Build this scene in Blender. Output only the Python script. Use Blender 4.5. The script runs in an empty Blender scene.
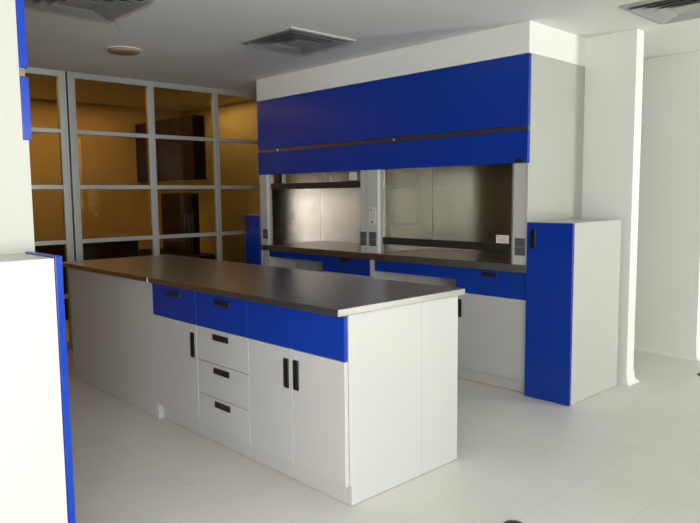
import bpy, bmesh, math, random
from mathutils import Vector, Matrix
random.seed(7)
C = bpy.context.scene.collection
PI = math.pi

# ------------------------------------------------------------------ materials
def s2l(c):
    f = lambda v: v / 12.92 if v <= .04045 else ((v + .055) / 1.055) ** 2.4
    return (f(c[0] / 255), f(c[1] / 255), f(c[2] / 255), 1)

def mat(name, col, rough=.5, metal=0., spec=.5, noise=0., nscale=8., bump=0., bscale=60., coat=0., aniso=0.):
    m = bpy.data.materials.new(name); m.use_nodes = True
    nt = m.node_tree; b = nt.nodes['Principled BSDF']
    c = col if len(col) == 4 else (*col, 1)
    b.inputs['Base Color'].default_value = c
    b.inputs['Roughness'].default_value = rough
    b.inputs['Metallic'].default_value = metal
    b.inputs['Specular IOR Level'].default_value = spec
    b.inputs['Coat Weight'].default_value = coat
    b.inputs['Coat Roughness'].default_value = .08
    if aniso: b.inputs['Anisotropic'].default_value = aniso
    if noise or bump:
        tc = nt.nodes.new('ShaderNodeTexCoord')
    if noise:
        n = nt.nodes.new('ShaderNodeTexNoise'); n.inputs['Scale'].default_value = nscale; n.inputs['Detail'].default_value = 5
        r = nt.nodes.new('ShaderNodeMapRange')
        r.inputs['To Min'].default_value = 1 - noise; r.inputs['To Max'].default_value = 1 + noise
        mx = nt.nodes.new('ShaderNodeVectorMath'); mx.operation = 'SCALE'
        mx.inputs[0].default_value = c[:3]
        nt.links.new(tc.outputs['Object'], n.inputs['Vector'])
        nt.links.new(n.outputs['Fac'], r.inputs['Value'])
        nt.links.new(r.outputs['Result'], mx.inputs['Scale'])
        nt.links.new(mx.outputs['Vector'], b.inputs['Base Color'])
    if bump:
        n2 = nt.nodes.new('ShaderNodeTexNoise'); n2.inputs['Scale'].default_value = bscale
        bp = nt.nodes.new('ShaderNodeBump'); bp.inputs['Strength'].default_value = bump; bp.inputs['Distance'].default_value = .002
        nt.links.new(tc.outputs['Object'], n2.inputs['Vector'])
        nt.links.new(n2.outputs['Fac'], bp.inputs['Height']); nt.links.new(bp.outputs['Normal'], b.inputs['Normal'])
    return m

def brushed(name, col, rough, axis_scale, var=.06, rvar=.08, aniso=0.):
    """Brushed sheet metal: fine streaks along one axis, kept subtle."""
    m = mat(name, col, rough, 1.0, aniso=aniso)
    nt = m.node_tree; b = nt.nodes['Principled BSDF']
    if aniso:                                   # grain runs level, so highlights smear upright
        cx = nt.nodes.new('ShaderNodeCombineXYZ'); cx.inputs[2].default_value = 1
        nt.links.new(cx.outputs[0], b.inputs['Tangent'])
    tc = nt.nodes.new('ShaderNodeTexCoord'); mp = nt.nodes.new('ShaderNodeMapping')
    mp.inputs['Scale'].default_value = axis_scale
    n = nt.nodes.new('ShaderNodeTexNoise'); n.inputs['Scale'].default_value = 1; n.inputs['Detail'].default_value = 3
    nt.links.new(tc.outputs['Object'], mp.inputs['Vector']); nt.links.new(mp.outputs['Vector'], n.inputs['Vector'])
    r = nt.nodes.new('ShaderNodeMapRange'); r.inputs['To Min'].default_value = rough - rvar; r.inputs['To Max'].default_value = rough + rvar
    nt.links.new(n.outputs['Fac'], r.inputs['Value']); nt.links.new(r.outputs['Result'], b.inputs['Roughness'])
    r2 = nt.nodes.new('ShaderNodeMapRange'); r2.inputs['To Min'].default_value = 1 - var; r2.inputs['To Max'].default_value = 1 + var
    mx = nt.nodes.new('ShaderNodeVectorMath'); mx.operation = 'SCALE'; mx.inputs[0].default_value = col[:3]
    nt.links.new(n.outputs['Fac'], r2.inputs['Value']); nt.links.new(r2.outputs['Result'], mx.inputs['Scale'])
    nt.links.new(mx.outputs['Vector'], b.inputs['Base Color'])
    return m

def glass(name, tint, refl_tint, base=.06, fres=1.0, rough=.0):
    """Pane: tinted see-through plus a mirror layer that grows towards grazing view."""
    m = bpy.data.materials.new(name); m.use_nodes = True
    nt = m.node_tree
    for n in list(nt.nodes): nt.nodes.remove(n)
    out = nt.nodes.new('ShaderNodeOutputMaterial')
    tr = nt.nodes.new('ShaderNodeBsdfTransparent'); tr.inputs['Color'].default_value = (*tint, 1)
    gl = nt.nodes.new('ShaderNodeBsdfGlossy'); gl.inputs['Color'].default_value = (*refl_tint, 1); gl.inputs['Roughness'].default_value = rough
    lw = nt.nodes.new('ShaderNodeFresnel'); lw.inputs['IOR'].default_value = 1.45
    mu = nt.nodes.new('ShaderNodeMath'); mu.operation = 'MULTIPLY_ADD'; mu.use_clamp = True
    mu.inputs[1].default_value = fres; mu.inputs[2].default_value = base
    mix = nt.nodes.new('ShaderNodeMixShader')
    nt.links.new(lw.outputs[0], mu.inputs[0]); nt.links.new(mu.outputs[0], mix.inputs[0])
    nt.links.new(tr.outputs[0], mix.inputs[1]); nt.links.new(gl.outputs[0], mix.inputs[2])
    nt.links.new(mix.outputs[0], out.inputs['Surface'])
    return m

def tile_material():
    m = bpy.data.materials.new('floor_tiles'); m.use_nodes = True
    nt = m.node_tree; b = nt.nodes['Principled BSDF']
    tc = nt.nodes.new('ShaderNodeTexCoord'); mp = nt.nodes.new('ShaderNodeMapping')
    mp.inputs['Location'].default_value = (.075, .04, 0)
    br = nt.nodes.new('ShaderNodeTexBrick')
    br.offset = 0; br.squash = 1
    br.inputs['Scale'].default_value = 1
    br.inputs['Brick Width'].default_value = .3333; br.inputs['Row Height'].default_value = .3333
    br.inputs['Mortar Size'].default_value = .0022; br.inputs['Mortar Smooth'].default_value = .3
    br.inputs['Color1'].default_value = (.69, .675, .65, 1); br.inputs['Color2'].default_value = (.715, .70, .675, 1)
    br.inputs['Mortar'].default_value = (.62, .605, .58, 1)
    n = nt.nodes.new('ShaderNodeTexNoise'); n.inputs['Scale'].default_value = 3.2; n.inputs['Detail'].default_value = 6
    r = nt.nodes.new('ShaderNodeMapRange'); r.inputs['To Min'].default_value = .93; r.inputs['To Max'].default_value = 1.05
    mx = nt.nodes.new('ShaderNodeVectorMath'); mx.operation = 'SCALE'
    nt.links.new(tc.outputs['Object'], mp.inputs['Vector']); nt.links.new(mp.outputs['Vector'], br.inputs['Vector'])
    nt.links.new(tc.outputs['Object'], n.inputs['Vector']); nt.links.new(n.outputs['Fac'], r.inputs['Value'])
    nt.links.new(br.outputs['Color'], mx.inputs[0]); nt.links.new(r.outputs['Result'], mx.inputs['Scale'])
    nt.links.new(mx.outputs['Vector'], b.inputs['Base Color'])
    bp = nt.nodes.new('ShaderNodeBump'); bp.inputs['Strength'].default_value = .25; bp.inputs['Distance'].default_value = .001; bp.invert = True
    nt.links.new(br.outputs['Fac'], bp.inputs['Height']); nt.links.new(bp.outputs['Normal'], b.inputs['Normal'])
    b.inputs['Roughness'].default_value = .42; b.inputs['Specular IOR Level'].default_value = .4
    return m

M = dict(
    tile=tile_material(),
    paint=mat('white_wall_paint', (.82, .81, .79), .75, noise=.02, nscale=3, bump=.05, bscale=180),
    ceiling=mat('ceiling_paint', (.76, .755, .74), .8, noise=.02, nscale=2),
    amberwall=mat('ochre_wall_paint', (.62, .51, .36), .7, noise=.06, nscale=1.5),
    white=mat('white_laminate', (.515, .50, .492), .38, spec=.4, noise=.015, nscale=2.5),
    blue=mat('blue_laminate', (.002, .033, .33), .24, spec=.38),
    grey=mat('grey_panel', (.44, .44, .41), .5, noise=.02, nscale=2),
    post=mat('grey_post', (.50, .49, .475), .42, noise=.02, nscale=3),
    black=mat('black_plastic', (.012, .011, .010), .3),
    counter=brushed('brushed_steel_worktop', (.42, .395, .375), .28, (1.5, 60, 40), .012, .015),
    steel=brushed('stainless_liner', (.43, .40, .375), .23, (1.2, 1.2, 160), .03, .02, .85),
    rail=brushed('dull_metal_rail', (.22, .18, .15), .35, (2, 60, 60)),
    chrome=mat('chrome', (.7, .68, .64), .2, 1.0),
    alu=mat('aluminium_frame', (.46, .46, .45), .42, .55, noise=.03, nscale=4),
    sashbar=mat('sash_bar', (.035, .028, .025), .35, .3),
    clear=glass('clear_glass', (.93, .95, .92), (.9, .9, .9), .0, .35),
    amber=glass('amber_glass', (.46, .34, .145), (.80, .74, .66), .0, .4),
    pale=glass('window_glass', (.95, .97, .95), (.9, .9, .9), .0, .8),
    sticker=mat('paper_sticker', (.84, .76, .68), .6),
    plategrey=mat('grey_plate', (.62, .60, .585), .45),
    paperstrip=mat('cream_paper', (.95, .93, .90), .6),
    ink=mat('faded_ink', (.30, .22, .18), .6),
    grille=mat('grille_grey', (.13, .135, .135), .5),
    slot=mat('grille_slot', (.05, .05, .05), .6),
    diff=mat('diffuser_metal', (.39, .39, .38), .45, .0, noise=.10, nscale=9),
    diffdark=mat('diffuser_throat', (.24, .24, .235), .6),
    film=glass('plastic_film', (.90, .90, .90), (.9, .9, .9), .02, .25, .5),
    tan=mat('tan_lens', (.27, .20, .12), .6),
    capbrown=mat('brown_cap', (.06, .045, .035), .4),
    darkwood=mat('dark_cabinet', (.030, .024, .034), .6, spec=.12, noise=.05, nscale=3),
    darkbench=mat('dark_bench', (.036, .026, .03), .6, spec=.12),
    plate=mat('cream_plate', (.85, .72, .40), .5),
    wood=mat('brown_board', (.30, .15, .06), .5, noise=.08, nscale=3),
)

# ------------------------------------------------------------------ mesh helpers
def box(bm, x0, x1, y0, y1, z0, z1, mi=0):
    vs = [bm.verts.new(p) for p in ((x0,y0,z0),(x1,y0,z0),(x1,y1,z0),(x0,y1,z0),(x0,y0,z1),(x1,y0,z1),(x1,y1,z1),(x0,y1,z1))]
    for f in ((0,3,2,1),(4,5,6,7),(0,1,5,4),(1,2,6,5),(2,3,7,6),(3,0,4,7)):
        bm.faces.new([vs[i] for i in f]).material_index = mi

def lathe(bm, prof, n=40, loc=(0,0,0), mi=0):
    rings = []
    for r, z in prof:
        if r < 1e-6: rings.append([bm.verts.new((loc[0], loc[1], loc[2] + z))])
        else: rings.append([bm.verts.new((loc[0] + r*math.cos(2*PI*k/n), loc[1] + r*math.sin(2*PI*k/n), loc[2] + z)) for k in range(n)])
    for a, b in zip(rings, rings[1:]):
        for k in range(n):
            q = (k+1) % n
            if len(a) == 1: f = [a[0], b[q], b[k]]
            elif len(b) == 1: f = [a[k], a[q], b[0]]
            else: f = [a[k], a[q], b[q], b[k]]
            bm.faces.new(f).material_index = mi

def extr(bm, pts, y0, y1, axis='y', mi=0):
    """Extrude a closed 2-D outline along an axis."""
    def P(a, b, t): return (a, t, b) if axis == 'y' else ((t, a, b) if axis == 'x' else (a, b, t))
    lo = [bm.verts.new(P(a, b, y0)) for a, b in pts]; hi = [bm.verts.new(P(a, b, y1)) for a, b in pts]
    n = len(pts)
    bm.faces.new(lo).material_index = mi; bm.faces.new(hi[::-1]).material_index = mi
    for k in range(n):
        bm.faces.new([lo[k], hi[k], hi[(k+1) % n], lo[(k+1) % n]]).material_index = mi

def rrect(x0, x1, z0, z1, r, seg=5):
    out = []
    for cx, cz, a0 in ((x1-r, z1-r, 0), (x0+r, z1-r, 90), (x0+r, z0+r, 180), (x1-r, z0+r, 270)):
        for k in range(seg+1):
            a = math.radians(a0 + 90*k/seg); out.append((cx + r*math.cos(a), cz + r*math.sin(a)))
    return out

def obj(name, bm, m, parent=None, bevel=0., smooth=False, loc=None):
    bmesh.ops.recalc_face_normals(bm, faces=bm.faces[:])
    if bevel:
        bmesh.ops.bevel(bm, geom=bm.edges[:], offset=bevel, segments=2, profile=.5, affect='EDGES', clamp_overlap=True)
    me = bpy.data.meshes.new(name); bm.to_mesh(me); bm.free()
    for mm in (m if isinstance(m, (list, tuple)) else [m]): me.materials.append(M[mm])
    o = bpy.data.objects.new(name, me); C.objects.link(o)
    if parent: o.parent = parent
    if loc: o.location = loc
    if smooth:
        for p in me.polygons: p.use_smooth = True
    return o

def bx(name, m, parent, *b, bevel=.0015):
    bm = bmesh.new()
    for q in b: box(bm, *q)
    return obj(name, bm, m, parent, bevel)

def thing(name, label, cat, loc, rz=0, group=None):
    o = bpy.data.objects.new(name, None); C.objects.link(o)
    o.empty_display_size = .1
    o.location = loc; o.rotation_euler = (0, 0, rz); tag(o, label, cat, group)
    return o

def tag(o, label, cat, group=None):
    o['label'] = label; o['category'] = cat
    if group: o['group'] = group
    return o

def copy_tree(o, parent=None):
    c = o.copy(); C.objects.link(c); c.parent = parent
    for ch in list(o.children): copy_tree(ch, c)
    return c

def struct(o):
    o['kind'] = 'structure'; return o

def pull(parent, cx, y, cz, w, h, vertical=False):
    """Black recessed pull: raised rim, sunken back and a finger lip. Faces -Y at plane y."""
    bm = bmesh.new()
    x0, x1, z0, z1 = cx - w/2, cx + w/2, cz - h/2, cz + h/2
    r = .006; t = .007
    out = rrect(x0, x1, z0, z1, r); inn = rrect(x0+t, x1-t, z0+t, z1-t, r*.6)
    n = len(out)
    L = lambda pts, yy: [bm.verts.new((a, yy, b)) for a, b in pts]
    A = L(out, y); B = L(out, y-.004); B2 = L(rrect(x0+.002, x1-.002, z0+.002, z1-.002, r), y-.006); I = L(inn, y-.006); D = L(inn, y-.001)
    for p, q in ((A, B), (B, B2), (B2, I), (I, D)):
        for k in range(n): bm.faces.new([p[k], p[(k+1) % n], q[(k+1) % n], q[k]])
    bm.faces.new(D); bm.faces.new(A[::-1])
    o = obj('handle', bm, 'black', parent)
    bm = bmesh.new()
    if vertical: extr(bm, [(x0+t, -.0), (x0+t+.012, -.0), (x0+t+.010, .004), (x0+t, .004)], z0+t, z1-t, 'z')
    else: extr(bm, [(-.0, z1-t), (-.0, z1-t-.012), (.004, z1-t-.010), (.004, z1-t)], x0+t, x1-t, 'x')
    bmesh.ops.translate(bm, verts=bm.verts[:], vec=(0, y-.0055, 0))
    obj('finger_lip', bm, 'black', o)
    return o

# ------------------------------------------------------------------ setting
XG, ZC = -4.09, 2.505
bm = bmesh.new(); box(bm, -6.2, 5.0, -4.8, 6.2, -.1, 0); struct(obj('floor', bm, 'tile'))
bm = bmesh.new(); box(bm, -6.2, 5.0, -4.8, 6.2, ZC, ZC+.12); struct(obj('ceiling', bm, 'ceiling'))
YW, YWB = 2.78, 2.893
bm = bmesh.new(); box(bm, -6.0, .006, YW, YWB, 0, ZC); struct(obj('wall_back', bm, 'paint'))
bm = bmesh.new(); box(bm, -6.0, .09, 3.888, 4.02, 0, ZC); struct(obj('wall_far', bm, 'paint'))
bm = bmesh.new(); box(bm, -6.0, -.02, -2.06, -1.95, 0, ZC); struct(obj('wall_near', bm, 'paint'))
bm = bmesh.new(); box(bm, -6.12, -6.0, -4.7, 6.1, 0, ZC); struct(obj('wall_corridor', bm, 'amberwall'))
bm = bmesh.new(); box(bm, -6.0, 4.8, 6.0, 6.12, 0, ZC); struct(obj('wall_north', bm, 'paint'))
FX0, FX1, FZ0, FZ1 = 1.9, 4.4, .5, 2.35  # opening added behind the camera to let in fill light
bm = bmesh.new()
for q in ((-6.0, FX0, 0, ZC), (FX1, 4.8, 0, ZC), (FX0, FX1, 0, FZ0), (FX0, FX1, FZ1, ZC)): box(bm, q[0], q[1], -4.7, -4.58, q[2], q[3])
struct(obj('wall_front', bm, 'paint'))
# daylight side: wall with three large window openings
XW = 4.8
WIN = [(-4.5, -2.2, .25, 2.40), (-.5, 1.3, .9, 2.3), (4.05, 5.1, .05, 2.42)]
bm = bmesh.new()
ys = [-4.7] + [v for w in WIN for v in w[:2]] + [6.12]
for k in range(0, len(ys), 2): box(bm, XW, XW+.14, ys[k], ys[k+1], 0, ZC)
for a, b, c, d in WIN:
    box(bm, XW, XW+.14, a, b, 0, c); box(bm, XW, XW+.14, a, b, d, ZC)
struct(obj('wall_right', bm, 'paint'))
for k, (a, b, c, d) in enumerate(WIN):
    w = struct(thing('window_%d' % (k+3), '', '', (XW+.04, (a+b)/2, c)))
    del w['label']; del w['category']
    hw, hh = (b-a)/2, d-c
    fr = bmesh.new()
    for q in ((0, .05, -hw, -hw+.06, 0, hh), (0, .05, hw-.06, hw, 0, hh), (0, .05, -hw+.06, hw-.06, 0, .06), (0, .05, -hw+.06, hw-.06, hh-.06, hh), (0, .05, -.03, .03, .06, hh-.06)): box(fr, *q)
    obj('window_frame', fr, 'alu', w)
    bx('pane', 'pale', w, (.02, .026, -hw+.06, -.03, .06, hh-.06), bevel=0)
    bx('pane', 'pale', w, (.02, .026, .03, hw-.06, .06, hh-.06), bevel=0)

w = struct(thing('window_6', '', '', ((FX0+FX1)/2, -4.66, FZ0))); del w['label']; del w['category']  # unseen window added for fill on the faces towards -Y
hw, hh = (FX1-FX0)/2, FZ1-FZ0
fr = bmesh.new()
for q in ((-hw, -hw+.06, 0, .05, 0, hh), (hw-.06, hw, 0, .05, 0, hh), (-hw+.06, hw-.06, 0, .05, 0, .06), (-hw+.06, hw-.06, 0, .05, hh-.06, hh), (-.03, .03, 0, .05, .06, hh-.06)): box(fr, *q)
obj('window_frame', fr, 'alu', w)
bx('pane', 'pale', w, (-hw+.06, -.03, .02, .026, .06, hh-.06), bevel=0)
bx('pane', 'pale', w, (.03, hw-.06, .02, .026, .06, hh-.06), bevel=0)

# bulkhead above the hoods
XH0, XHM, XH1, YH = -3.39, -1.893, -.367, 2.0216
bm = bmesh.new(); box(bm, XH0, XH1, YH, YW, 2.302, ZC); struct(obj('wall_bulkhead', bm, 'paint'))
bm = bmesh.new(); box(bm, XH0-.0, XH1-.05, -1.95, -1.115, 2.302, ZC); struct(obj('wall_bulkhead_near', bm, 'paint'))

# coved skirting
def cove(name, path, normals):
    prof = [(0, .085), (.005, .085), (.0065, .05), (.010, .03), (.018, .014), (.032, .004), (.034, 0), (0, 0)]
    bm = bmesh.new(); secs = []
    for k, p in enumerate(path):
        ns = ([normals[k-1]] if k > 0 else []) + ([normals[k]] if k < len(normals) else [])
        off = (sum(n[0] for n in ns), sum(n[1] for n in ns))
        secs.append([bm.verts.new((p[0] + off[0]*d, p[1] + off[1]*d, z)) for d, z in prof])
    n = len(prof)
    for a, b in zip(secs, secs[1:]):
        for k in range(n): bm.faces.new([a[k], b[k], b[(k+1) % n], a[(k+1) % n]])
    bm.faces.new(secs[0]); bm.faces.new(secs[-1][::-1])
    return struct(obj(name, bm, 'paint'))
cove('baseboard_back', [(-.30, YW), (.006, YW), (.006, YWB), (-3, YWB)], [(0,-1), (1,0), (0,1)])
cove('baseboard_far', [(-3, 3.888), (.09, 3.888), (.09, 4.02), (-1, 4.02)], [(0,-1), (1,0), (0,1)])

# glazed partition on the left: a run of fixed lights and, nearer, a second leaf
def partition(name, y_posts, y0, y1):
    root = thing(name, '', '', (XG, 0, 0)); del root['label']; del root['category']; struct(root)
    T = .055
    for a, b in y_posts: bx('post', 'alu', root, (-T, 0, a, b, .0, 2.505), bevel=.002)
    bays = [(y_posts[k][1], y_posts[k+1][0]) for k in range(len(y_posts)-1)]
    if y0 < y_posts[0][0]: bays.insert(0, (y0, y_posts[0][0]))
    if y1 > y_posts[-1][1]: bays.append((y_posts[-1][1], y1))
    zr = [.489, .984, 1.479, 1.976]
    for a, b in bays:
        bx('top_rail', 'alu', root, (-T, -.002, a, b, 2.453, 2.505), bevel=.002)
        bx('bottom_rail', 'alu', root, (-T, -.002, a, b, 0, .06), bevel=.002)
        for z in zr: bx('rail', 'alu', root, (-T, -.002, a, b, z-.019, z+.019), bevel=.002)
        zs = [.06] + [v for z in zr for v in (z-.019, z+.019)] + [2.453]
        for k in range(0, len(zs), 2): bx('pane', 'amber', root, (-.033, -.027, a, b, zs[k], zs[k+1]), bevel=0)
    return root
partition('window_1', [(.468, .532), (1.236, 1.300), (1.974, 2.033), (2.700, 2.780)], .468, 2.78)
partition('window_2', [(-1.95, -1.88), (-1.13, -1.066), (-.40, -.336), (.386, .451)], -1.95, .451)
bx('gasket', 'black', bpy.data.objects['window_2'], (-.05, -.022, .452, .467, .0, 2.50), bevel=0)  # black strip stands in for the dark gap between the two frames

# ------------------------------------------------------------------ island
ZT, ZTB = .900, .868
ZD, ZB, ZQ = .0935, .6624, .862
def lab_cabinet(name, label, x0, x1, fronts, end_panel=False, group=None, ydepth=.797):
    """Base unit facing -Y; fronts = list of (kind, x0, x1, z0, z1, material, handle)."""
    xc = (x0+x1)/2
    r = thing(name, label, 'cabinet', (xc, 0, 0), 0, group)
    e = .018 if end_panel else 0
    bx('carcass', 'white', r, (x0-xc+.001, x1-xc-e-.001, .023, ydepth, ZD, ZTB-.001), bevel=.001)
    bx('toe_kick', 'white', r, (x0-xc+(.045 if name == 'lab_cabinet' and fronts[0][0] == 'first' else .001), x1-xc-e-.001, .032, .048, .003, ZD-.001), bevel=0)
    bx('plinth', 'white', r, (x0-xc+.03, x1-xc-e-.02, .06, ydepth-.02, 0, ZD-.001), bevel=0)
    if end_panel:
        bm = bmesh.new(); extr(bm, [(.024, ZD), (.033, ZD), (.033, .003), (.5095, .003), (.5095, ZTB-.001), (.024, ZTB-.001)], x1-xc-e, x1-xc, 'x')
        obj('end_panel', bm, 'white', r, .001)
        bx('end_panel', 'white', r, (x1-xc-e, x1-xc, .5105, ydepth, .003, ZTB-.001), bevel=.001)
    for kind, a, b, z0, z1, m, hd in fronts:
        k = 'door' if kind in ('door', 'first') else ('drawer' if kind == 'drawer' else 'false_front')
        f = bx(k, m, r, (a-xc+.002, b-xc-.002, 0, .021, z0+.0015, z1-.0015), bevel=.002)
        if m == 'blue': f['label'] = 'blue ' + k.replace('_', ' ')
        if hd: pull(f, hd[0]-xc, 0, hd[1], hd[2], hd[3], hd[2] < hd[3])
    return r
ZD, ZB, ZQ = .0935, .6624, .862
X1, X2, X3, X4 = -1.738, -1.227, -.723, -.366
c1 = lab_cabinet('lab_cabinet', 'white island base cabinet with one door under a blue drawer, beside the plain panel', X1, X2,
    [('first', X1, X2, ZD, ZB, 'white', (-1.274, .541, .040, .145)), ('drawer', X1, X2, ZB, ZQ, 'blue', (-1.487, .815, .160, .034))])
bx('levelling_foot', 'white', c1, (X1-(X1+X2)/2+.0005, X1-(X1+X2)/2+.018, .004, .052, 0, ZD-.001), bevel=.002)
lab_cabinet('drawer_cabinet', 'island drawer unit with three white drawers below one blue drawer', X2, X3,
    [('drawer', X2, X3, ZD, .2775, 'white', (-.979, .2435, .150, .034)), ('drawer', X2, X3, .2775, .4698, 'white', (-.980, .4325, .150, .034)),
     ('drawer', X2, X3, .4698, ZB, 'white', (-.982, .6195, .150, .034)), ('drawer', X2, X3, ZB, ZQ, 'blue', (-.963, .8155, .150, .034))])
lab_cabinet('lab_cabinet', 'white double-door island cabinet with blue band, at the near end of the island', X3, 0,
    [('door', X3, X4, ZD, ZB, 'white', (-.412, .539, .038, .145)), ('door', X4, -.001, ZD, ZB, 'white', (-.338, .5415, .040, .145)),
     ('false_front', X3, X4, ZB, ZQ, 'blue', None), ('false_front', X4, -.001, ZB, ZQ, 'blue', None)], end_panel=True)
# far section: bench closed by a plain panel
r = thing('panelled_bench', 'plain white panelled bench section carrying the far worktop of the island', 'bench', (-2.4, 0, 0))
bx('front_panel', 'white', r, (-.66, .6605, .003, .022, .003, ZTB-.001), bevel=.001)
bx('end_panel', 'white', r, (-.66, -.635, .023, .797, 0, ZTB-.001), bevel=.001)
bx('end_panel', 'white', r, (.635, .659, .023, .797, 0, ZTB-.001), bevel=.001)
bx('back_panel', 'white', r, (-.634, .634, .775, .797, 0, ZTB-.001), bevel=.001)
bm = bmesh.new(); box(bm, -1.706, .0085, -.045, .845, ZTB, ZT)
tag(obj('worktop', bm, 'counter', bevel=.002), 'dark steel worktop on the island over the blue fronted cabinets', 'worktop')
bm = bmesh.new(); box(bm, -3.098, -1.709, -.045, .845, ZTB, ZT)
tag(obj('worktop', bm, 'counter', bevel=.002), 'dark steel worktop on the plain panelled bench, by the amber glass', 'worktop')

# ------------------------------------------------------------------ fume hoods
def fume_hood(label, x0, x1, wl, wr, sash_z, sticker, plate=None, grilles=(), catch=False, group='fume hoods'):
    xc = (x0+x1)/2; w = x1-x0
    r = thing('fume_hood', label, 'fume hood', (xc, YH, .9), 0, group)
    a, b = -w/2+.001, w/2-.001
    Z = lambda z: z-.9
    D = .755
    f = bx('header_panel', 'blue', r, (a+.001, b-.001, 0, .028, Z(1.834), Z(2.300)), bevel=.0015)
    f = bx('lower_panel', 'blue', r, (a+.001, b-.001, 0, .028, Z(1.588), Z(1.802)), bevel=.0015)
    rl = bx('trim_rail', 'rail', r, (a+.002, b-.002, .010, .028, Z(1.803), Z(1.833)), bevel=.001)
    for t in (.20,):
        bx('clip', 'chrome', rl, (a+w*t-.012, a+w*t+.012, .004, .010, Z(1.808), Z(1.827)), bevel=.002)
    bm = bmesh.new(); extr(bm, [(.011, .0005), (D, .0005), (D, Z(2.301)), (.030, Z(2.301)), (.030, Z(1.5865)), (.011, Z(1.5865))], a, a+.022, 'x'); obj('side_panel', bm, 'grey', r, .001)
    bm = bmesh.new(); extr(bm, [(.011, .0005), (D, .0005), (D, Z(2.301)), (.030, Z(2.301)), (.030, Z(1.5865)), (.011, Z(1.5865))], b-.022, b, 'x'); obj('side_panel', bm, 'grey', r, .001)
    bx('top_panel', 'grey', r, (a+.022, b-.022, .030, D, Z(2.28), Z(2.301)), bevel=.001)
    # liners
    li, ri = a+wl, b-wr
    bx('back_liner', 'steel', r, (li+.002, ri-.002, .695, .700, .001, Z(2.1)), bevel=0)
    bx('side_liner', 'steel', r, (li-.004, li, .056, .695, .001, Z(2.1)), bevel=0)
    bx('side_liner', 'steel', r, (ri, ri+.004, .056, .695, .001, Z(2.1)), bevel=0)
    bx('roof_liner', 'steel', r, (li, ri, .03, .70, Z(2.1), Z(2.106)), bevel=0)
    # posts with slotted grilles
    for side, p0, p1 in (('l', a+.0225, li), ('r', ri, b-.0225)):
        bm = bmesh.new()
        ch = .016
        if side == 'l': prof = [(p0, .012), (p1-ch, .012), (p1, .026), (p1, .055), (p0, .055)]
        else: prof = [(p0, .026), (p0+ch, .012), (p1, .012), (p1, .055), (p0, .055)]
        extr(bm, prof, .0, Z(1.588), 'z')
        po = obj('post', bm, 'post', r, .001)
        # upright groove lines
        tk = (p1, p1+.012) if side == 'l' else (p0-.012, p0)
        bx('sash_track', 'alu', po, (tk[0], tk[1], .036, .056, .002, Z(1.585)), bevel=.001)
        for gs, ga, gb, z0, z1 in grilles:
            if gs != side: continue
            g = bx('vent_grille', 'grille', po, (ga-xc, gb-xc, .0095, .012, Z(z0), Z(z1)), bevel=.001)
            n = 9
            for k in range(n):
                zz = Z(z0) + (z1-z0)*(k+.5)/n
                if k == 4: continue
                box_b = bmesh.new(); box(box_b, ga-xc+.006, gb-xc-.006, .0082, .0095, zz-.0035, zz+.0035); obj('slot', box_b, 'slot', g)
        if plate and plate[0] == side:
            _, pa, pb, z0, z1 = plate
            pl = bx('switch_plate', 'plategrey', po, (pa-xc, pb-xc, .008, .012, Z(z0), Z(z1)), bevel=.0015)
            bx('switch', 'ink', pl, (pa-xc+.02, pa-xc+.045, .004, .008, Z(z0)+.012, Z(z0)+.034), bevel=.002)
            bx('indicator', 'ink', pl, (pa-xc+.012, pa-xc+.032, .0065, .008, Z(z1)-.034, Z(z1)-.016), bevel=.001)
            bx('marking', 'ink', pl, *[(pa-xc+.010, pb-xc-.014, .0072, .008, Z(z0)+.055+.016*k, Z(z0)+.0575+.016*k) for k in range(3)], bevel=0)
    # sash
    s0 = Z(sash_z)
    sh = bx('sash_bar', 'sashbar', r, (li+.014, ri-.014, .040, .068, s0, s0+.057), bevel=.003)
    bx('glass_pane', 'clear', sh, (li+.014, ri-.014, .052, .056, s0+.057, s0+.72), bevel=0)
    sx0, sx1, sz0, sz1 = sticker
    st = bx('sticker', 'sticker', sh, (sx0-xc, sx1-xc, .0500, .0519, Z(sz0), Z(sz1)), bevel=0)
    hgt = sz1-sz0; wd = sx1-sx0
    bm = bmesh.new()
    for k in range(5):
        zz = Z(sz0) + hgt*(.18+.155*k); e = random.uniform(.05, .35)
        box(bm, sx0-xc+wd*.12, sx1-xc-wd*(.1+e*.6), .0494, .0500, zz-.0012, zz+.0012)
    box(bm, sx0-xc+wd*.06, sx0-xc+wd*.18, .0494, .0500, Z(sz1)-hgt*.24, Z(sz1)-hgt*.08)
    obj('print', bm, 'ink', st)
    if catch:
        k = bx('latch', 'black', r, (-.462-xc, -.388-xc, -.014, -.0005, Z(1.590), Z(1.606)), (-.445-xc, -.405-xc, -.018, -.0005, Z(1.604), Z(1.622)), bevel=.003)
    return r
h2 = fume_hood('closed sash fume hood with blue header, next to the tall side cabinet', XHM, XH1, .140, .128, .980,
    (-.641, -.537, 1.038, 1.094), ('l', -1.862, -1.785, 1.137, 1.284), [('l', -1.866, -1.785, .960, 1.078), ('r', -.464, -.380, .964, 1.082)], True)
h1 = fume_hood('fume hood with half raised sash and blue header, nearest the glass partition', XH0, XHM, .128, .084, 1.444,
    (-2.142, -2.050, 1.511, 1.577), None, [('l', -3.350, -3.272, .961, 1.057), ('r', -1.972, -1.896, .960, 1.078)])
# near bank, its back to the camera side: one hood shows its end
h3 = copy_tree(h2)
h3.location = (-.39-.763, -1.1165, .9); h3.rotation_euler = (0, 0, PI)
h3['label'] = 'fume hood at the left picture edge, seen end-on with pale side and blue header edge'

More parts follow.
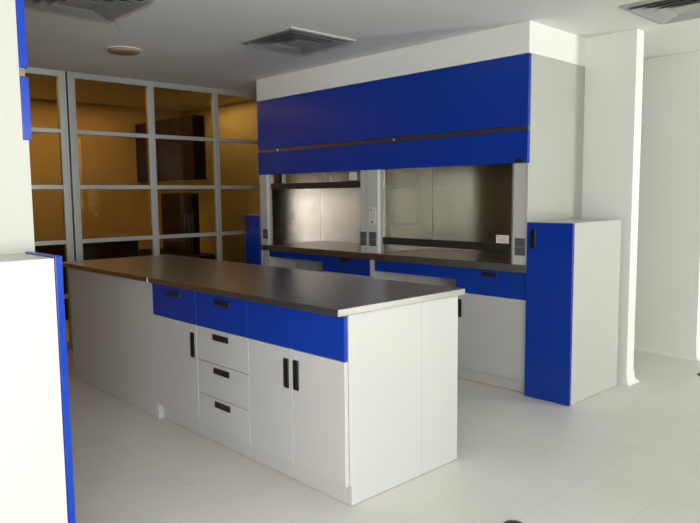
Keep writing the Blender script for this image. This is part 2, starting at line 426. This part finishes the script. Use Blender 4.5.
bm = bmesh.new(); box(bm, XH0+.004, XH1-.001, 2.032, 2.775, .8455, .8995)
tag(obj('worktop', bm, 'counter', bevel=.002), 'dark worktop running under both open fume hoods', 'worktop')
bm = bmesh.new(); box(bm, -1.916, -.392, -1.9, -1.127, .8455, .8995)
tag(obj('worktop', bm, 'counter', bevel=.002), 'dark worktop under the end-on hood, behind the near white cabinet', 'worktop')

# base units under the hoods
def hood_cabinet(label, x0, x1, zb, handle, dhandle):
    xc = (x0+x1)/2
    r = thing('lab_cabinet', label, 'cabinet', (xc, 2.05, 0))
    bx('carcass', 'white', r, (x0-xc, x1-xc, .022, .70, .089, .845), bevel=.001)
    bx('toe_kick', 'white', r, (x0-xc+.012, x1-xc, .024, .040, .003, .089), bevel=0)
    bx('plinth', 'white', r, (x0-xc+.03, x1-xc-.02, .05, .68, 0, .0885), bevel=0)
    d = bx('drawer', 'blue', r, (x0-xc, x1-xc, 0, .021, zb+.0015, .843), bevel=.0015); d['label'] = 'blue drawer'
    pull(d, handle[0]-xc, 0, handle[1], .136, .034)
    d = bx('door', 'white', r, (x0-xc, x1-xc, 0, .021, .0905, zb-.0015), bevel=.0015)
    pull(d, dhandle-xc, 0, .54, .036, .135, True)
    return r
hc = hood_cabinet('white cabinet with blue drawer under the closed sash hood, against the tall blue cabinet', -.978, -.368, .658, (-.683, .810), -.940)
hood_cabinet('white cabinet with blue drawer under the half raised hood, behind the island', -2.478, -1.890, .700, (-2.183, .820), -2.440)
def knee(label, x0, x1, zl, gable):
    xc = (x0+x1)/2
    r = thing('knee_space_frame', label, 'frame', (xc, 2.05, 0))
    g0, g1 = gable
    bx('gable', 'white', r, (g0-xc, g1-xc, 0, .70, 0, .845), bevel=.001)
    a = bx('apron', 'blue', r, (g1-xc+.001, x1-xc, .004, .024, zl, .844), bevel=.0015); a['label'] = 'blue apron'
    bx('back_panel', 'white', r, (g1-xc+.001, x1-xc, .34, .36, 0, .845), bevel=.001)
    return r
kn = knee('white and blue knee-space frame under the closed sash hood, left of its cabinet', -1.878, -.980, .752, (-1.878, -1.828))
knee('white and blue knee-space frame under the half raised hood, by the far blue cabinet', -3.366, -2.480, .785, (-3.366, -3.285))

for o, dx, lb in ((hc, .457, 'white cabinet with blue drawer under the end-on hood of the near bank'), (kn, -.299, 'white and blue knee-space frame under the end-on hood, behind the near white cabinet')):
    c = copy_tree(o); c.location = (-1.153-dx, -1.145, 0); c.rotation_euler = (0, 0, PI); c['label'] = lb
def side_cabinet(label, x0, x1, y0, depth, rz=0, hx=None, zt=1.194, lift=-.003):
    xc = (x0+x1)/2; w = x1-x0
    r = thing('side_cabinet', label, 'cabinet', (xc, y0, 0), rz)
    bx('body', 'white', r, (-w/2, w/2, .026, depth, .003, zt), bevel=.0015)
    bx('plinth', 'white', r, (-w/2+.01, w/2-.01, .035, depth-.01, .0, .0028), bevel=0)
    d = bx('door', 'blue', r, (-w/2, w/2, 0, .023, .004, zt+lift), bevel=.0015); d['label'] = 'tall blue door'
    pull(d, hx if hx is not None else -w/2+.047, 0, 1.082, .037, .130, True)
    return r
side_cabinet('tall white side cabinet with full height blue door, by the white wall end', -.360, -.028, 2.016, .683)
side_cabinet('narrow blue fronted side cabinet at the far end, beside the amber glass', -3.634, -3.394, 2.016, .683)
side_cabinet('near white cabinet filling the left foreground, only the edge of its blue door showing', -.387, -.110, -1.139, .70, PI, lift=.006)

# ------------------------------------------------------------------ ceiling fittings
def diffuser(label, x0, y0, w=.60, film=False):
    r = thing('air_diffuser', label, 'ceiling vent', (x0+w/2, y0+w/2, ZC), 0, 'square ceiling air diffusers')
    h = w/2
    def frame(bm, a, b, za, zb, t=.002):
        # sloping square ring between half-sizes a (outer, za) and b (inner, zb)
        A = [bm.verts.new((s*a, q*a, za)) for s, q in ((-1,-1),(1,-1),(1,1),(-1,1))]
        B = [bm.verts.new((s*b, q*b, zb)) for s, q in ((-1,-1),(1,-1),(1,1),(-1,1))]
        A2 = [bm.verts.new((v.co.x, v.co.y, v.co.z+t)) for v in A]; B2 = [bm.verts.new((v.co.x, v.co.y, v.co.z+t)) for v in B]
        for k in range(4):
            q = (k+1) % 4
            for f in ([A[k], A[q], B[q], B[k]], [A2[k], B2[k], B2[q], A2[q]], [A[k], A2[k], A2[q], A[q]], [B[k], B[q], B2[q], B2[k]]): bm.faces.new(f)
    bm = bmesh.new(); frame(bm, h, h-.035, -.012, -.014, .012); obj('flange', bm, 'diff', r)
    for k, (a, b) in enumerate(((h-.04, h-.105), (h-.10, h-.165), (h-.16, h-.215))):
        bm = bmesh.new(); frame(bm, a, b, -.026, -.004, .0015); obj('louvre', bm, 'diff', r)
    bx('core_plate', 'diff', r, (-.09, .09, -.09, .09, -.022, -.019), bevel=.001)
    bx('throat', 'diffdark', r, (-h+.03, h-.03, -h+.03, h-.03, -.0030, -.0010), bevel=0)
    if film:
        bm = bmesh.new(); n = 14
        g = [[bm.verts.new((-h+.01+(w-.02)*i/n, -h+.01+(w-.02)*j/n, -.034-.006*math.sin(i*1.7+j*.9)*math.cos(j*1.3-i*.4))) for j in range(n+1)] for i in range(n+1)]
        for i in range(n):
            for j in range(n): bm.faces.new([g[i][j], g[i+1][j], g[i+1][j+1], g[i][j+1]])
        obj('plastic_film', bm, 'film', r, smooth=True)
    return r
diffuser('grey square ceiling air diffuser in front of the blue hood headers', -2.11, .95, film=True)
diffuser('pale square ceiling air diffuser at the upper right corner, near the white wall end', .18, 2.128)
d3 = diffuser('film wrapped ceiling air diffuser at the upper left edge, with a torn tassel', -2.12, -.62, film=True)
bm = bmesh.new()
pts = [(.02, .585, -.012), (.035, .615, -.03), (.02, .64, -.055), (.03, .655, -.075)]
prev = None
for k, p in enumerate(pts):
    q = [bm.verts.new((p[0]-.3-.012+.004*k, p[1]-.3, p[2])), bm.verts.new((p[0]-.3+.012-.004*k+.004, p[1]-.3+.01, p[2]+.004))]
    if prev: bm.faces.new([prev[0], prev[1], q[1], q[0]])
    prev = q
obj('torn_film', bm, 'film', d3)

r = thing('ceiling_light', 'round flat ceiling light with white rim and tan underside, off', 'ceiling light', (-2.912, .447, ZC))
bm = bmesh.new(); lathe(bm, [(0, 0), (.128, 0), (.128, -.003), (.122, -.005), (0, -.005)], 48); obj('rim', bm, 'paint', r, smooth=False)
bm = bmesh.new(); lathe(bm, [(0, -.0052), (.119, -.0052), (.116, -.020), (.10, -.025), (0, -.026)], 48); obj('lens', bm, 'tan', r, smooth=True)

# small things on the floor
bm = bmesh.new(); lathe(bm, [(0, 0), (.047, 0), (.047, .008), (.040, .016), (.022, .021), (0, .022)], 40)
tag(obj('floor_cap', bm, 'capbrown', loc=(.617, .377, .0005), smooth=True), 'small dark brown round cap on the tiles at the bottom picture edge', 'floor cap')
bm = bmesh.new(); lathe(bm, [(0, 0), (.022, 0), (.022, .006), (.012, .014), (0, .015)], 28)
tag(obj('door_stop', bm, 'capbrown', loc=(.292, 3.41, .0005), smooth=True), 'tiny dark stud on the floor in the far right passage', 'door stop')

# ------------------------------------------------------------------ corridor seen through the amber glass
r = thing('wall_cabinet', 'dark wall cabinet hung beyond the amber glass', 'cabinet', (-5.2, 2.03, 1.575))
bx('body', 'darkwood', r, (-.795, .575, .02, .15, 0, .712), bevel=.002)
bx('end_panel', 'darkbench', r, (.577, .592, .0, .15, 0, .712), bevel=.002)
bx('door', 'darkwood', r, (-.795, -.33, 0, .018, 0, .712), bevel=.002); bx('door', 'darkwood', r, (-.327, .13, 0, .018, 0, .712), bevel=.002); bx('door', 'darkwood', r, (.133, .574, 0, .018, 0, .712), bevel=.002)
r = thing('bench', 'dark low bench beyond the amber glass, under the dark wall cabinet', 'bench', (-5.2, 2.03, 0))
bx('bench_top', 'darkbench', r, (-.78, .68, -.02, .25, .66, .72), bevel=.003)
bx('base', 'darkwood', r, (-.76, .60, .04, .24, 0, .66), bevel=.003)
bx('end_panel', 'darkbench', r, (.62, .66, .02, .24, 0, .66), bevel=.003)
r = thing('oven', 'dark boxy cabinet standing on the bench beyond the amber glass', 'oven', (-5.095, 2.05, .7205))
bx('body', 'darkwood', r, (-.36, .36, .012, .10, 0, .70), bevel=.004)
bx('door', 'darkbench', r, (-.33, .33, -.004, .011, .04, .66), bevel=.004)
bx('handle', 'darkwood', r, (.26, .28, -.03, -.005, .2, .5), bevel=.004)
r = thing('low_cabinet', 'dark low cabinet along the ochre wall beyond the amber glass', 'cabinet', (-5.8, .6, 0))
bx('body', 'darkwood', r, (-.19, .19, -1.5, 1.22, .06, .845), bevel=.003)
bx('top', 'darkbench', r, (-.19, .205, -1.51, 1.23, .846, .868), bevel=.003)
bx('plinth', 'darkwood', r, (-.18, .15, -1.48, 1.20, 0, .0595), bevel=.002)
for k in range(4): bx('door', 'darkwood', r, (.1905, .205, -1.49+.677*k, -.817+.677*k, .07, .84), bevel=.002)
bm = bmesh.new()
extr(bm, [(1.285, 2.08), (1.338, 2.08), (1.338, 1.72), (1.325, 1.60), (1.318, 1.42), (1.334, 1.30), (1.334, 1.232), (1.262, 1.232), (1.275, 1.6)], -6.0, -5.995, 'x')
tag(obj('paper_strip', bm, 'paperstrip'), 'narrow cream paper strip on the ochre wall, seen past the sliding door post', 'paper')  # pale strip painted in for the bright wall end mirrored in the glass
r = thing('wall_switch', 'small cream switch plate glowing on the ochre wall beyond the glass', 'switch', (-5.83, 2.779, 1.0))
bx('plate', 'plate', r, (-.05, .05, -.012, 0, -.05, .05), bevel=.003)
bx('rocker', 'plate', r, (-.02, .02, -.018, -.0121, -.03, .03), bevel=.002)

# ------------------------------------------------------------------ light
wd = bpy.data.worlds.new('World'); bpy.context.scene.world = wd; wd.use_nodes = True
bg = wd.node_tree.nodes['Background']; bg.inputs['Color'].default_value = (.92, .97, .98, 1); bg.inputs['Strength'].default_value = 1.0
def area(name, loc, rot, sx, sy, power, col):
    l = bpy.data.lights.new(name, 'AREA'); l.shape = 'RECTANGLE'; l.size = sx; l.size_y = sy; l.energy = power; l.color = col
    o = bpy.data.objects.new(name, l); C.objects.link(o); o.location = loc; o.rotation_euler = rot
    return o
PW = [400, 50, 135]
for k, (a, b, c, d) in enumerate(WIN):
    area('window_daylight', (XW+.20, (a+b)/2, (c+d)/2), (0, PI/2, 0), d-c-.1, b-a-.1, PW[k], ((1, .985, .98), (1, 1, .97), (.95, 1, .92))[k])
area('window_daylight', ((FX0+FX1)/2, -4.78, (FZ0+FZ1)/2), (PI/2, 0, 0), FX1-FX0-.1, FZ1-FZ0-.1, 55, (1, .92, .95))  # fill for the -Y faces, shining through the added window
for k, (a, b, c, d) in enumerate(WIN):   # lights added outside, aimed up through the windows to brighten the ceiling
    area('ground_daylight', (XW+.75, (a+b)/2, -.05), (0, math.radians(128), 0), 1.2, b-a, (160, 20, 230)[k], (.98, 1, .97))
area('corridor_lamp', (-5.1, .2, 2.49), (0, 0, 0), 1.2, 3.2, 72, (1, .97, .92))  # unseen area light added to brighten the corridor behind the glass
area('corridor_end_lamp', (-4.85, 2.45, 2.49), (0, 0, 0), .9, .3, 9, (1, .97, .92))  # second added light, without a fitting, to lift the corridor end wall

# ------------------------------------------------------------------ camera
cam = bpy.data.cameras.new('camera'); co = bpy.data.objects.new('camera', cam); C.objects.link(co)
yaw, pitch, roll, f = .811, -.0987, -.0096, 675.97
F = Vector((-math.sin(yaw)*math.cos(pitch), math.cos(yaw)*math.cos(pitch), math.sin(pitch)))
R = Vector((math.cos(yaw), math.sin(yaw), 0)); U = R.cross(F)
R2 = R*math.cos(roll) + U*math.sin(roll); U2 = -R*math.sin(roll) + U*math.cos(roll)
mt = Matrix((R2, U2, -F)).transposed().to_4x4(); mt.translation = (2.1037, -1.9622, 1.3878)
co.matrix_world = mt
cam.sensor_fit = 'HORIZONTAL'; cam.sensor_width = 36; cam.lens = f/700*36; cam.clip_start = .02
sc = bpy.context.scene; sc.camera = co
sc.view_settings.view_transform = 'Standard'; sc.view_settings.look = 'None'; sc.view_settings.gamma = 1; sc.view_settings.exposure = .10
sc.view_settings.use_curve_mapping = False
sc.cycles.use_denoising = True
sc.cycles.max_bounces = 10; sc.cycles.diffuse_bounces = 6; sc.cycles.glossy_bounces = 6; sc.cycles.transparent_max_bounces = 12
sc.cycles.caustics_reflective = False; sc.cycles.caustics_refractive = False
sc.cycles.sample_clamp_indirect = 6
